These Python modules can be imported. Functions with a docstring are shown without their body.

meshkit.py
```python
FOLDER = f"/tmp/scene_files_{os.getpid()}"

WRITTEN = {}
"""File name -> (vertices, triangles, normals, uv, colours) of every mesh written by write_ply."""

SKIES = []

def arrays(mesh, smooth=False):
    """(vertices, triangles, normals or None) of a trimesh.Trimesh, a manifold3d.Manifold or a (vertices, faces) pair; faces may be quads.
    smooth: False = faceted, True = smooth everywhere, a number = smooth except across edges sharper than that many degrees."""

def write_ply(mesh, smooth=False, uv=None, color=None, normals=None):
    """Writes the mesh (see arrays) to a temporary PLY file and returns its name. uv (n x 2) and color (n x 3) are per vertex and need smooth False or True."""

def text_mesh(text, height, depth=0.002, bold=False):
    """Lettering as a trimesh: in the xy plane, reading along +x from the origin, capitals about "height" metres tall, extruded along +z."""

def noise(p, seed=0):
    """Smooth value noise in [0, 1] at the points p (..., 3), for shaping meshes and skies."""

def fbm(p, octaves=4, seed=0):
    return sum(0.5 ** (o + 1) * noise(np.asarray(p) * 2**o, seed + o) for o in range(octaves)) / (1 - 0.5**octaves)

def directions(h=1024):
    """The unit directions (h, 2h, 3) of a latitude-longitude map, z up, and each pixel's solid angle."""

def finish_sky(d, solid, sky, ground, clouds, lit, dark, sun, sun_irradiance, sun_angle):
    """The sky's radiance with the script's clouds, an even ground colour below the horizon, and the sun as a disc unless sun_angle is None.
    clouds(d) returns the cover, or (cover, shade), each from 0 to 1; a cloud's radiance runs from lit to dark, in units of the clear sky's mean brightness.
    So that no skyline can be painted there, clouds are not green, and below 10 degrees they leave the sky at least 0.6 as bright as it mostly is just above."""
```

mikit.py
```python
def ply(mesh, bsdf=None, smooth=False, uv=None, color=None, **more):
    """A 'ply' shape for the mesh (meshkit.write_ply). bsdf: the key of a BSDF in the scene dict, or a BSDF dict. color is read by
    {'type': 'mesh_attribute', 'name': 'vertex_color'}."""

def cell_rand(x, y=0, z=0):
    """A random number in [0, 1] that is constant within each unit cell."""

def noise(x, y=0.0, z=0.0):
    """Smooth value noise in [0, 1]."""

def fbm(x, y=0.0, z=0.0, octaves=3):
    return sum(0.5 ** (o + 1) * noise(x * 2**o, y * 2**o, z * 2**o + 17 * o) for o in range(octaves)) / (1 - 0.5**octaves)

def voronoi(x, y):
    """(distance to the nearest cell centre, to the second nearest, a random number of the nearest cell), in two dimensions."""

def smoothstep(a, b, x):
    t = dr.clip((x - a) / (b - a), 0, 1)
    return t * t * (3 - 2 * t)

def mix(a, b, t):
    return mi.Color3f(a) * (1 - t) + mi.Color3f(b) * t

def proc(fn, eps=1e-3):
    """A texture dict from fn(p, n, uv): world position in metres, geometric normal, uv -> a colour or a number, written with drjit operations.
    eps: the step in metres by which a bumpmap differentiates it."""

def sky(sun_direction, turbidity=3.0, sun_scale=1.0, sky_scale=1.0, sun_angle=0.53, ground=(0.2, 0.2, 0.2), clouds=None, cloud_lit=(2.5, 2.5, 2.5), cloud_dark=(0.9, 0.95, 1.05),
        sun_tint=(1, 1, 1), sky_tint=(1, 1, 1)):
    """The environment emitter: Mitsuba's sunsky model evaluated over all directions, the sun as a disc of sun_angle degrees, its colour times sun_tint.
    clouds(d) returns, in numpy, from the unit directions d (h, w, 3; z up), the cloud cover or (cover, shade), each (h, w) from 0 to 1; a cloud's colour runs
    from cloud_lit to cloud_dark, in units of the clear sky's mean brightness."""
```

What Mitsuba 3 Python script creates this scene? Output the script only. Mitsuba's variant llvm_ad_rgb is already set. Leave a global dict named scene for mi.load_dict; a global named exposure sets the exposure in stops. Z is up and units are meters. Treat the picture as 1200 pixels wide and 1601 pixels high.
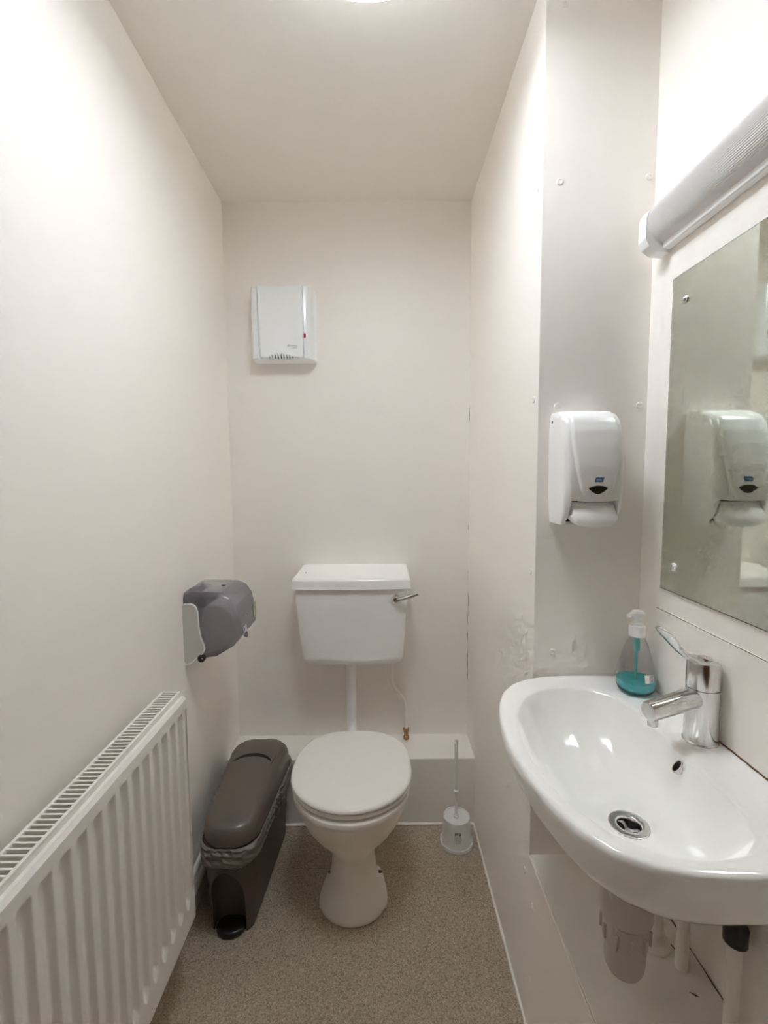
import math, random
import numpy as np, trimesh, mitsuba as mi, mikit, meshkit
import manifold3d as m3
import drjit as dr
from mikit import proc, noise, fbm, smoothstep, mix
from shapely.geometry import Polygon, Point, box as sbox
from shapely import affinity, union_all
from meshkit import text_mesh

random.seed(7); np.random.seed(7)
T = mi.ScalarTransform4f
scene, labels = {}, {}

# ------------------------------------------------------------------ camera, light, exposure
FOCAL, PITCH, YAW, ROLL, CAMZ = 740.0, .0837, .0027, .0069, 1.35
def camera_matrix():
    cp, sp, cy, sy, cr, sr = math.cos(PITCH), math.sin(PITCH), math.cos(YAW), math.sin(YAW), math.cos(ROLL), math.sin(ROLL)
    f = np.array([sy*cp, cy*cp, -sp]); r0 = np.array([cy, -sy, 0.]); d0 = np.cross(f, r0)
    r, d = cr*r0 + sr*d0, -sr*r0 + cr*d0
    m = np.eye(4); m[:3, 0], m[:3, 1], m[:3, 2], m[:3, 3] = -r, -d, f, [0, 0, CAMZ]
    return m
scene['camera'] = {'type': 'perspective', 'fov': 2*math.degrees(math.atan(600/FOCAL)), 'fov_axis': 'x', 'near_clip': .01, 'far_clip': 50.,
                   'to_world': T(camera_matrix())}
exposure = 1.78
LAMP_RGB = [7.5, 8.15, 8.8]         # the round ceiling lamp, the only light that is on
LAMP_AT = (-.02, .843)

# ------------------------------------------------------------------ materials
def rgb(*c): return {'type': 'rgb', 'value': [float(x) for x in c]}
def plastic(name, c, rough=.15, spec=.5, **k):
    scene[name] = {'type': 'twosided', 'bsdf': {'type': 'principled', 'base_color': c if isinstance(c, dict) else rgb(*c), 'roughness': rough, 'specular': spec, **k}}
    return name
WALL = (.868, .825, .774)
plastic('m_wall', WALL, .45, .4)
plastic('m_ceiling', (.86, .82, .765), .7, .2)
plastic('m_gloss', (.87, .83, .775), .25, .5)           # gloss painted boxing tops
plastic('m_panel', WALL, .35, .45)
plastic('m_ceramic', (.87, .86, .835), .06, .55, clearcoat=.6, clearcoat_gloss=.97)
plastic('m_pan', (.82, .785, .73), .08, .5, clearcoat=.5, clearcoat_gloss=.95)
plastic('m_seat', (.82, .79, .745), .2, .5)
plastic('m_white', (.87, .87, .86), .2, .5)
plastic('m_heater', (.84, .86, .86), .18, .5)
plastic('m_radiator', (.76, .725, .68), .25, .5)
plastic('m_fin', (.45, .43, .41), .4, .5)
plastic('m_pipe', (.84, .80, .74), .3, .5)
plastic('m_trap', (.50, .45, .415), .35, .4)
plastic('m_dark', (.02, .018, .016), .35, .4)
plastic('m_black', (.012, .012, .012), .3, .4)
plastic('m_bin', (.125, .100, .083), .28, .5)
plastic('m_bin_body', (.085, .065, .05), .4, .4)
plastic('m_pedal', (.012, .011, .010), .3, .4)
plastic('m_bag', (.17, .148, .125), .32, .6)
plastic('m_plate', (.55, .54, .50), .35, .4)
plastic('m_roll', (.75, .72, .68), .9, .1)
plastic('m_red', (.45, .01, .02), .12, .6)
plastic('m_grey_print', (.42, .42, .42), .5, .3)
plastic('m_light_print', (.62, .60, .62), .4, .3)
plastic('m_blue', (.03, .10, .22), .4, .4)
plastic('m_lightblue', (.35, .50, .62), .4, .4)
plastic('m_window', (.02, .022, .012), .1, .5)
plastic('m_brown', (.10, .05, .02), .4, .4)
plastic('m_green', (.28, .34, .16), .3, .5)
plastic('m_nearwall', (.22, .15, .10), .5, .3)
plastic('m_door', (.11, .05, .024), .35, .4)
plastic('m_caulk', (.86, .82, .76), .4, .3)
plastic('m_brush', (.80, .79, .77), .3, .4)
plastic('m_spring', (.16, .52, .50), .4, .3)
plastic('m_metalscrew', (.6, .58, .55), .3, .5, metallic=.9)
plastic('m_diffuser', (.70, .68, .67), .25, .5)
plastic('m_crackdark', (.13, .10, .075), .8, .1)
plastic('m_crack', (.36, .31, .26), .8, .1)
scene['m_chrome'] = {'type': 'twosided', 'bsdf': {'type': 'roughconductor', 'material': 'none', 'alpha': .02, 'specular_reflectance': rgb(.74, .73, .72)}}
scene['m_steel'] = {'type': 'twosided', 'bsdf': {'type': 'roughconductor', 'material': 'none', 'alpha': .12, 'specular_reflectance': rgb(.72, .71, .69)}}
scene['m_copper'] = {'type': 'twosided', 'bsdf': {'type': 'roughconductor', 'material': 'none', 'alpha': .25, 'specular_reflectance': rgb(.42, .25, .13)}}
scene['m_mirror'] = {'type': 'twosided', 'bsdf': {'type': 'conductor', 'material': 'none', 'specular_reflectance': rgb(.80, .835, .75)}}
scene['m_clear'] = {'type': 'dielectric', 'int_ior': 1.45}
scene['m_liquid'] = {'type': 'principled', 'base_color': rgb(.01, .70, .74), 'roughness': .08, 'spec_trans': .35, 'eta': 1.34}
scene['m_smoke'] = {'type': 'blendbsdf', 'weight': .42,
                    'a': {'type': 'thindielectric', 'int_ior': 1.45, 'specular_transmittance': rgb(.84, .83, .89)},
                    'b': {'type': 'twosided', 'bsdf': {'type': 'principled', 'base_color': rgb(.19, .18, .205), 'roughness': .16, 'specular': .5}}}
def floor_fn(p, n, uv):
    g = noise(p.x*520, p.y*520, 3.) * .55 + noise(p.x*230 + 7, p.y*230, 9.) * .45
    big = fbm(p.x*6, p.y*6, 2., octaves=3)
    dark = smoothstep(.60, .74, noise(p.x*330 + 31, p.y*330, 5.))
    lite = smoothstep(.66, .80, noise(p.x*360 + 3, p.y*360 + 50, 15.))
    c = mix([.34, .272, .20], [.50, .415, .325], g)
    c = mix(c, [.21, .165, .12], dark*.55)
    c = mix(c, [.66, .57, .47], lite*.5)
    return c * (.85 + .15*big)
plastic('m_floor', proc(floor_fn), .55, .3)
def column_bump(p, n, uv):                       # old filler under the paint, low on the boxing's face
    low = 1 - smoothstep(.93, 1.06, p.z + .12*(p.x - .42))
    return low * (.011*fbm(p.x*70, p.z*70, p.y*70, octaves=3)) + .0002*noise(p.x*120, p.z*120, p.y*120)
scene['m_column'] = {'type': 'twosided', 'bsdf': {'type': 'bumpmap', 'scale': 1.0, 'arbitrary': proc(column_bump, eps=1.5e-3),
                     'nested': {'type': 'principled', 'base_color': rgb(*WALL), 'roughness': .4, 'specular': .4}}}
def boxtop_fn(p, n, uv):
    s = smoothstep(.62, .8, fbm(p.x*14, p.y*9, 4., octaves=4))
    return mix([.80, .765, .715], [.52, .43, .31], s*.6)
plastic('m_boxtop', proc(boxtop_fn), .3, .5)

# ------------------------------------------------------------------ helpers
def cat(*ms): return trimesh.util.concatenate([x if isinstance(x, trimesh.Trimesh) else tri(x) for x in ms])
def tri(m):
    g = m.to_mesh(); return trimesh.Trimesh(np.array(g.vert_properties[:, :3], float), np.array(g.tri_verts), process=False)
def mani(t):
    t = trimesh.Trimesh(t.vertices, t.faces, process=True)
    return m3.Manifold(m3.Mesh(np.asarray(t.vertices, np.float32), np.asarray(t.faces, np.uint32)))
def sub(a, *bs):
    a = a if isinstance(a, m3.Manifold) else mani(a)
    for b in bs: a = a - (b if isinstance(b, m3.Manifold) else mani(b))
    return tri(a)
def sph(c, r, seg=16): return m3.Manifold.sphere(r, seg).translate([float(x) for x in c])
def hull(*ms): return tri(m3.Manifold.batch_hull(list(ms)))
def bx(x0, x1, y0, y1, z0, z1, r=0., seg=12):
    if r <= 0:
        b = trimesh.creation.box((x1-x0, y1-y0, z1-z0)); b.apply_translation(((x0+x1)/2, (y0+y1)/2, (z0+z1)/2)); return b
    return hull(*[sph((x, y, z), r, seg) for x in (x0+r, x1-r) for y in (y0+r, y1-r) for z in (z0+r, z1-r)])
def prism(poly, d0, d1, axis='z'):
    """polygon (a, b) extruded between d0 and d1 along axis: z -> (a, b, d), y -> (a, d, b), x -> (d, a, b)"""
    ps = [poly] if poly.geom_type == 'Polygon' else list(poly.geoms)
    out = []
    for p in ps:
        m = trimesh.creation.extrude_polygon(p, d1-d0, engine='earcut'); v = m.vertices.copy(); v[:, 2] += d0
        if axis == 'y': m = trimesh.Trimesh(v[:, [0, 2, 1]], m.faces[:, ::-1], process=False)
        elif axis == 'x': m = trimesh.Trimesh(v[:, [2, 0, 1]], m.faces, process=False)
        else: m = trimesh.Trimesh(v, m.faces, process=False)
        out.append(m)
    return trimesh.util.concatenate(out)
def loft(rings, close=True, caps=(True, True)):
    """rings: k x n x 3 of matching points, each closed"""
    R = np.asarray(rings, float); k, n = R.shape[:2]
    v = R.reshape(-1, 3); f = []
    i = np.arange(n); j = (i+1) % n
    for a in range(k-1):
        p, q = a*n, (a+1)*n
        f += [np.stack([p+i, p+j, q+j], 1), np.stack([p+i, q+j, q+i], 1)]
    extra = []
    for end, on in ((0, caps[0]), (k-1, caps[1])):
        if on:
            c = len(v) + len(extra); extra.append(R[end].mean(0)); b = end*n
            f.append(np.stack([b+j, b+i, i*0+c], 1) if end == 0 else np.stack([b+i, b+j, i*0+c], 1))
    if extra: v = np.vstack([v, extra])
    m = trimesh.Trimesh(v, np.vstack(f), process=False)
    if caps[0] and caps[1] and m.volume < 0: m.invert()
    return m
def polar(poly, c, n=96):
    """n points of a star-shaped polygon's outline at even angles round c"""
    a = np.arange(n)/n*2*np.pi; out = []
    xy = np.array(poly.exterior.coords)[:-1]; d = xy - c
    ang = np.arctan2(d[:, 1], d[:, 0]); o = np.argsort(ang); ang = ang[o]; rad = np.hypot(d[:, 0], d[:, 1])[o]
    # exact edges: ray against segments
    p0, p1 = d, np.roll(d, -1, 0)
    for t in a:
        u = np.array([math.cos(t), math.sin(t)]); e = p1-p0
        den = u[0]*e[:, 1]-u[1]*e[:, 0]; den = np.where(abs(den) < 1e-12, 1e-12, den)
        s = (p0[:, 0]*e[:, 1]-p0[:, 1]*e[:, 0])/den; w = (p0[:, 0]*u[1]-p0[:, 1]*u[0])/den
        ok = (s > 0) & (w >= -1e-9) & (w <= 1+1e-9)
        out.append(c + u*s[ok].max())
    return np.array(out)
def ring(xy, z): return np.column_stack([xy, np.full(len(xy), z)])
def ellipse(cx, cy, a, b, n=48, e=2.):
    t = np.arange(n)/n*2*np.pi; c, s = np.cos(t), np.sin(t)
    return np.column_stack([cx + a*np.sign(c)*abs(c)**(2/e), cy + b*np.sign(s)*abs(s)**(2/e)])
def lathe(profile, c=(0, 0, 0), axis=(0, 0, 1), n=40):
    """profile of (radius, height), from the bottom up"""
    prof = [(max(r, 1e-5), h) for r, h in profile]
    m = loft([ring(ellipse(0, 0, r, r, n), h) for r, h in prof])
    A = trimesh.geometry.align_vectors([0, 0, 1], axis); m.apply_transform(A); m.apply_translation(c); return m
def smooth_path(pts, k=8):
    p = np.asarray(pts, float); q = np.vstack([2*p[0]-p[1], p, 2*p[-1]-p[-2]]); out = []
    for i in range(1, len(q)-2):
        for t in np.arange(k)/k:
            out.append(.5*((2*q[i]) + (-q[i-1]+q[i+1])*t + (2*q[i-1]-5*q[i]+4*q[i+1]-q[i+2])*t*t + (-q[i-1]+3*q[i]-3*q[i+1]+q[i+2])*t**3))
    return np.array(out + [p[-1]])
def tube(path, r, n=20, flat=1.0):
    """tube along a path; r a number or one per point"""
    p = np.asarray(path, float); r = np.broadcast_to(r, len(p)); t = np.gradient(p, axis=0); t /= np.linalg.norm(t, axis=1)[:, None]
    u = np.cross(t[0], [0, 0, 1] if abs(t[0][2]) < .9 else [1, 0, 0]); u /= np.linalg.norm(u); rings = []
    a = np.arange(n)/n*2*np.pi
    for i in range(len(p)):
        u = u - t[i]*(u@t[i]); u /= np.linalg.norm(u); w = np.cross(t[i], u)
        rings.append(p[i] + r[i]*(np.cos(a)[:, None]*u + flat*np.sin(a)[:, None]*w))
    return loft(rings)
def bent(pts, rad=.02, k=8):
    """polyline with rounded corners"""
    p = [np.asarray(x, float) for x in pts]; out = [p[0]]
    for i in range(1, len(p)-1):
        a, b = p[i-1]-p[i], p[i+1]-p[i]; la, lb = np.linalg.norm(a), np.linalg.norm(b); d = min(rad, la*.45, lb*.45)
        s, e = p[i]+a/la*d, p[i]+b/lb*d
        out += [(1-t)**2*s + 2*t*(1-t)*p[i] + t*t*e for t in np.linspace(0, 1, k)]
    return np.array(out + [p[-1]])
used = {}
def key(name):
    used[name] = used.get(name, -1) + 1
    return name if used[name] == 0 else f'{name}_{used[name]:03d}'
def put(name, mesh, bsdf, parent=None, label=None, smooth=35, **more):
    k = key(f'{parent}__{name}' if parent else name)
    scene[k] = mikit.ply(mesh if isinstance(mesh, trimesh.Trimesh) else tri(mesh), bsdf, smooth=smooth, **more)
    if label: labels.setdefault(k, {})['label'] = label
    return k
def again(name, src, at, parent, **lab):
    k = key(f'{parent}__{name}' if parent else name); scene[k] = {**scene[src], 'to_world': at}
    if lab: labels[k] = lab
    return k
def thing(name, label, category, group=None):
    k = key(name); labels[k] = {'label': label, 'category': category}
    if group: labels[k]['group'] = group
    return k
def struct(name, mesh, bsdf, label, smooth=False):
    k = put(name, mesh, bsdf, smooth=smooth); labels[k] = {'label': label, 'kind': 'structure'}; return k
def print_on(text, height, origin, right, up, depth=.0006, bold=False, slant=0.):
    m = text_mesh(text, height, depth, bold); v = m.vertices.copy(); v[:, 0] += slant*v[:, 1]
    right, up = np.asarray(right, float), np.asarray(up, float); right /= np.linalg.norm(right); up /= np.linalg.norm(up)
    nrm = np.cross(right, up)
    m.vertices = np.asarray(origin) + v[:, :1]*right + v[:, 1:2]*up + v[:, 2:3]*nrm
    return m

# ------------------------------------------------------------------ the room
D, NEAR, ZC = 1.879, -.62, 2.37
XR, XM, YC = .343, .581, 1.053
def XL(y): return -.5997 + .0206*(1.879 - y)
ZL, YL = .266, 1.712                       # boxing behind the toilet
ZB = .441                                  # low boxing under the basin
Wt = .06
struct('ceiling', bx(-.72, .72, NEAR-.1, D+.1, ZC, ZC+.06), 'm_ceiling', 'flat ceiling painted off white')
struct('wall_back', bx(-.72, .72, D, D+Wt, -.05, ZC+.03), 'm_wall', 'cream painted wall behind the toilet')
lw = prism(Polygon([(XL(NEAR-.1), NEAR-.1), (XL(D+.05), D+.05), (-.75, D+.05), (-.75, NEAR-.1)]), -.05, ZC+.03)
struct('wall_left', lw, 'm_wall', 'cream painted wall behind the radiator')
struct('wall_right', bx(XM, XM+Wt, NEAR-.1, YC+.05, -.05, ZC+.03), 'm_wall', 'cream painted wall carrying the mirror and basin')
struct('wall_inner', bx(XR, XM+.03, YC, D+.01, -.03, ZC+.02), 'm_column', 'cream boxed-out wall carrying the soap dispenser')
struct('wall_near', bx(-.72, .72, NEAR-.06, NEAR, -.05, ZC+.03), 'm_nearwall', 'wall with the door, behind the camera')
# floor: two sheets of speckled vinyl with a joint in front of the boxing
struct('floor', bx(-.72, .72, NEAR-.1, D+.1, -.06, -.0025), 'm_dark', 'floor base under the vinyl')
put('vinyl_sheet', bx(XL(0)-.05, .60, NEAR-.05, 1.5142, -.0025, 0), 'm_floor', 'floor', smooth=False)
put('vinyl_sheet', bx(XL(0)-.05, .60, 1.5155, D, -.0025, -.0003), 'm_floor', 'floor', smooth=False)
# boxed pipes behind the toilet, and under the basin
struct('trim_1', bx(-.61, XR+.004, YL, D+.005, -.002, ZL, .004), 'm_gloss', 'low painted pipe boxing along the wall behind the toilet', 40)
lb = bx(XR-.0006, XM+.005, NEAR-.02, YC+.004, -.002, ZB-.006)
struct('trim_2', lb, 'm_panel', 'low painted pipe boxing under the basin')
put('top_board', bx(XR+.0028, XM+.004, NEAR-.02, YC+.002, ZB-.006, ZB, .0015), 'm_boxtop', 'trim_2', smooth=30)
put('edge_bead', tube([(XR+.0005, NEAR, ZB-.003), (XR+.0005, YC-.008, ZB-.003)], .0022, 8), 'm_caulk', 'trim_2')
def wobble(pts, r, n=60, amp=.0015):
    p = np.linspace(*[np.array(x, float) for x in pts], n); rr = r*(1 + .35*(np.random.rand(n)-.5)); p += amp*(np.random.rand(n, 3)-.5)
    return tube(p, rr, 8)
struct('trim_3', wobble([(XR-.001, .6, .001), (XR-.001, YL, .001)], .0055), 'm_caulk', 'uneven white sealant bead along the right edge of the floor', 60)
struct('trim_4', wobble([(-.59, YL-.001, .003), (XR, YL-.001, .003)], .0065), 'm_caulk', 'white sealant bead along the foot of the rear boxing', 60)
# cracked filler in the right rear corner
for z0, z1 in ((.50, .62), (.66, .70), (.73, .86), (.94, .955), (1.12, 1.135), (1.55, 1.60)):
    n = 10; p = np.linspace([XR-.0006, D-.0012, z0], [XR-.0006, D-.0012, z1], n); p[:, 0] += .002*(np.random.rand(n)-.7)
    put('crack', tube(p, .0011*(.4+np.random.rand(n)), 6), 'm_crack', 'wall_inner')
n = 40; p = np.linspace([XM-.0006, .45, ZB+.0004], [XM-.0006, 1.03, ZB+.0004], n); p[:, 0] -= .0016*np.random.rand(n)
put('crack', tube(p, .0013*(.4+np.random.rand(n)), 6), 'm_crackdark', 'trim_2')
for (x, y, z), (x2, y2, z2) in (((.53, .752, ZB+.0003), (.541, .744, ZB+.0003)), ((.546, .846, ZB+.0003), (.551, .822, ZB+.0003))):
    p = np.linspace([x, y, z], [x2, y2, z2], 8); put('crack', tube(p, .0010*(.5+np.random.rand(8)), 6), 'm_crackdark', 'trim_2')
# painted-over screw caps
def cap_at(c, axis, parent):
    put('screw_cap', lathe([(.0080, 0), (.0074, .0014), (.0058, .0022), (.0036, .0022), (.0028, .0014), (0, .0014)], c, axis, 20), 'm_gloss', parent)
for x, z in ((.381, 2.305), (.379, 1.959), (.568, 1.968), (.385, 1.492), (.565, 1.492), (.386, .937)):
    cap_at((x, YC+.0002, z), (0, -1, 0), 'wall_inner')
for y, z in ((1.085, 1.965), (1.085, 1.511), (1.085, 1.118)): cap_at((XR+.0002, y, z), (-1, 0, 0), 'wall_inner')
for y, z in ((1.085, .373), (1.022, .337)): cap_at((XR-.0004, y, z), (-1, 0, 0), 'trim_2' if y < YC else 'wall_inner')
cap_at((XR-.0004, 1.03, .14), (-1, 0, 0), 'trim_2')
# the door behind the camera
dk = struct('door_1', bx(-.42, .44, NEAR-.005, NEAR+.03, .004, 2.03, .004), 'm_door', 'brown wooden door behind the camera', 30)
put('handle', cat(bx(-.25, -.215, NEAR+.03, NEAR+.036, .95, 1.09, .002), tube(bent([(-.232, NEAR+.03, 1.04), (-.232, NEAR+.08, 1.04), (-.12, NEAR+.08, 1.04)]), .009)), 'm_steel', dk)

# ------------------------------------------------------------------ ceiling lamp
lamp = thing('ceiling_lamp', 'round white ceiling lamp, lit, at the top edge of the picture', 'lamp')
put('base', lathe([(.160, -.020), (.182, -.020), (.182, 0)], (*LAMP_AT, ZC)), 'm_white', lamp)
put('opal_rim', lathe([(.166, -.074), (.170, -.084), (.178, -.087), (.186, -.083), (.189, -.073), (.189, -.0205), (.166, -.0204)], (*LAMP_AT, ZC), n=64), 'm_white', lamp, smooth=50,
    emitter={'type': 'area', 'radiance': rgb(*[.16*c for c in LAMP_RGB])})
dome = lathe([(.0, -.086), (.06, -.0855), (.11, -.083), (.145, -.078), (.160, -.072), (.165, -.064), (.165, -.0210), (.0, -.0208)], (*LAMP_AT, ZC), n=64)
put('diffuser', dome, 'm_white', lamp, smooth=50, emitter={'type': 'area', 'radiance': rgb(*LAMP_RGB)})

# ------------------------------------------------------------------ washbasin
basin = thing('washbasin', 'white ceramic washbasin with rounded front, fixed under the mirror', 'basin')
half = [(.60, .268), (.50, .271), (.41, .272), (.36, .268), (.318, .256), (.28, .232), (.252, .196), (.233, .148), (.219, .085), (.2125, .02)]
CY = .776
outl = Polygon([(x, CY+d) for x, d in half] + [(x, CY-d) for x, d in half[::-1]]).buffer(-.01).buffer(.01).intersection(sbox(0, 0, .5795, 2))
inner = Polygon([(.239, .75), (.244, .81), (.256, .872), (.290, .938), (.335, .977), (.385, .992), (.44, .985), (.478, .957), (.493, .905), (.494, .84), (.494, .75), (.494, .66), (.493, .62), (.478, .567), (.44, .538), (.385, .530), (.335, .541), (.290, .580), (.256, .64), (.244, .695)]).buffer(-.03).buffer(.03)
N = 128
OUT = polar(outl, np.array([.42, CY]), N); INN = polar(inner, np.array([.375, .76]), N)
DR = np.array([.407, .742])
def out_ring(s, z, sy=None):
    sy = s if sy is None else sy
    return ring(np.column_stack([.5795-(.5795-OUT[:, 0])*s, CY+(OUT[:, 1]-CY)*sy]), z)
circ = ellipse(0, 0, 1, 1, N)
def in_ring(s, z, to=0.):
    c = np.array([.375, .76])*(1-to) + DR*to
    a = c + (INN-np.array([.375, .76]))*s
    b = c + circ*.15*s
    w = min(1, to*1.1); return ring(a*(1-w)+b*w, z)
ZR = .884
rings = [out_ring(.30, .704, .25), out_ring(.48, .709, .40), out_ring(.62, .722, .55), out_ring(.74, .743, .68), out_ring(.84, .768, .80), out_ring(.91, .794, .885), out_ring(.955, .818, .945), out_ring(.985, .844, .98),
         out_ring(.997, .862, .997), out_ring(1., .873), out_ring(.997, .880), out_ring(.985, ZR)]
mid = lambda t, z: ring(OUT*(1-t) + INN*t, z)
rings += [ring(out_ring(.985, 0)[:, :2]*(1-t) + INN*t, ZR + dz) for t, dz in ((.35, .0006), (.7, 0), (.9, -.001))]
rings += [in_ring(1., ZR-.003), in_ring(.985, ZR-.008), in_ring(.96, ZR-.018, .02), in_ring(.925, ZR-.034, .06), in_ring(.88, ZR-.054, .12), in_ring(.81, ZR-.074, .2), in_ring(.71, ZR-.092, .32), in_ring(.58, ZR-.106, .48), in_ring(.44, ZR-.115, .68), in_ring(.32, ZR-.120, .86), in_ring(.22, ZR-.123, 1.)]
ZD = ZR-.124
rings += [ring(DR + circ*.027, ZD), ring(DR + circ*.0225, ZD-.001), ring(DR + circ*.0215, ZD-.008), ring(DR + circ*.021, ZD-.035)]
bm = loft(rings)
ovn = np.array([-.80, 0, .60]); ovn /= np.linalg.norm(ovn); ovc = np.array([.4835, .745, .862])
hole = tri(m3.Manifold.cylinder(.05, 1., 1., 28, True)); 
S = trimesh.transformations.scale_matrix; hv = hole.vertices*np.array([.0105, .0075, 1]);
A = trimesh.geometry.align_vectors([0, 0, 1], ovn)
def ov(rx, ry, h0, h1):
    m = loft([ring(ellipse(0, 0, rx, ry, 28), h0), ring(ellipse(0, 0, rx, ry, 28), h1)]); X = np.column_stack([np.cross([0, 1, 0], ovn), [0, 1, 0], ovn]); 
    m.vertices = m.vertices@X.T + ovc; return m if m.volume > 0 else (m.invert() or m)
bm = sub(bm, ov(.0115, .0075, -.012, .03))
put('bowl', bm, 'm_ceramic', basin, smooth=40)
put('overflow_liner', sub(ov(.0113, .0073, -.0115, -.0005), ov(.0098, .0058, -.02, .02)), 'm_steel', basin)
put('overflow_hole', ov(.0100, .0060, -.0112, -.0070), 'm_dark', basin)
wk = put('waste_outlet', lathe([(.0175, -.030), (.0175, -.003), (.0180, -.001), (.0192, .0006), (.0205, .0014), (.0295, .0020), (.0315, .0012), (.0318, -.0015), (.022, -.0035), (.0215, -.030)], (*DR, ZD+.002), n=48), 'm_chrome', basin, 'chrome waste outlet with a cross grid')
put('cross_bar', cat(bx(DR[0]-.0173, DR[0]+.0173, DR[1]-.0025, DR[1]+.0025, ZD-.013, ZD-.010), bx(DR[0]-.0025, DR[0]+.0025, DR[1]-.0173, DR[1]+.0173, ZD-.013, ZD-.0095), lathe([(.006, 0), (.006, .004), (0, .0042)], (*DR, ZD-.013))), 'm_steel', wk)
put('drain_well', lathe([(.0174, -.0295), (.0174, -.026), (0, -.0259)], (*DR, ZD+.002)), 'm_dark', wk)

# tap
tap = thing('tap', 'chrome mixer tap with long lever, standing on the washbasin', 'tap')
tx, ty = .5465, .782
put('body', lathe([(.0275, 0), (.0275, .002), (.026, .004), (.0255, .09), (.0255, .0955)], (tx, ty, ZR), n=48), 'm_chrome', tap)
head = loft([ring(ellipse(tx, ty, .0252, .0252, 48), ZR+.0965), ring(ellipse(tx, ty, .0256, .0256, 48), ZR+.098), ring(ellipse(tx, ty, .0256, .0256, 48), ZR+.128),
             np.column_stack([ellipse(tx, ty, .0256, .0256, 48), ZR+.140 - .22*(ellipse(tx, ty, .0256, .0256, 48)[:, 0]-tx)]),
             np.column_stack([ellipse(tx, ty, .0238, .0238, 48), ZR+.1435 - .22*(ellipse(tx, ty, .0238, .0238, 48)[:, 0]-tx)]),
             np.column_stack([ellipse(tx, ty, .012, .012, 48), ZR+.1448 - .22*(ellipse(tx, ty, .012, .012, 48)[:, 0]-tx)])])
put('head', head, 'm_chrome', tap, smooth=30)
TR = math.radians(14); tdir = np.array([-math.cos(TR), -math.sin(TR), 0.]); tside = np.array([math.sin(TR), -math.cos(TR), 0.])
lp = smooth_path([np.array([tx, ty, ZR+z]) + tdir*d for d, z in ((-.004, .141), (.020, .1450), (.040, .156), (.060, .173), (.079, .193), (.096, .209))], 8)
s = np.linspace(0, 1, len(lp)); wid = np.interp(s, [0, .2, .45, .6, .8, .93, 1], [.0225, .0210, .0125, .0125, .0165, .0150, .005]); thk = np.interp(s, [0, .2, .45, .8, 1], [.003, .0045, .0045, .0042, .002])
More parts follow.
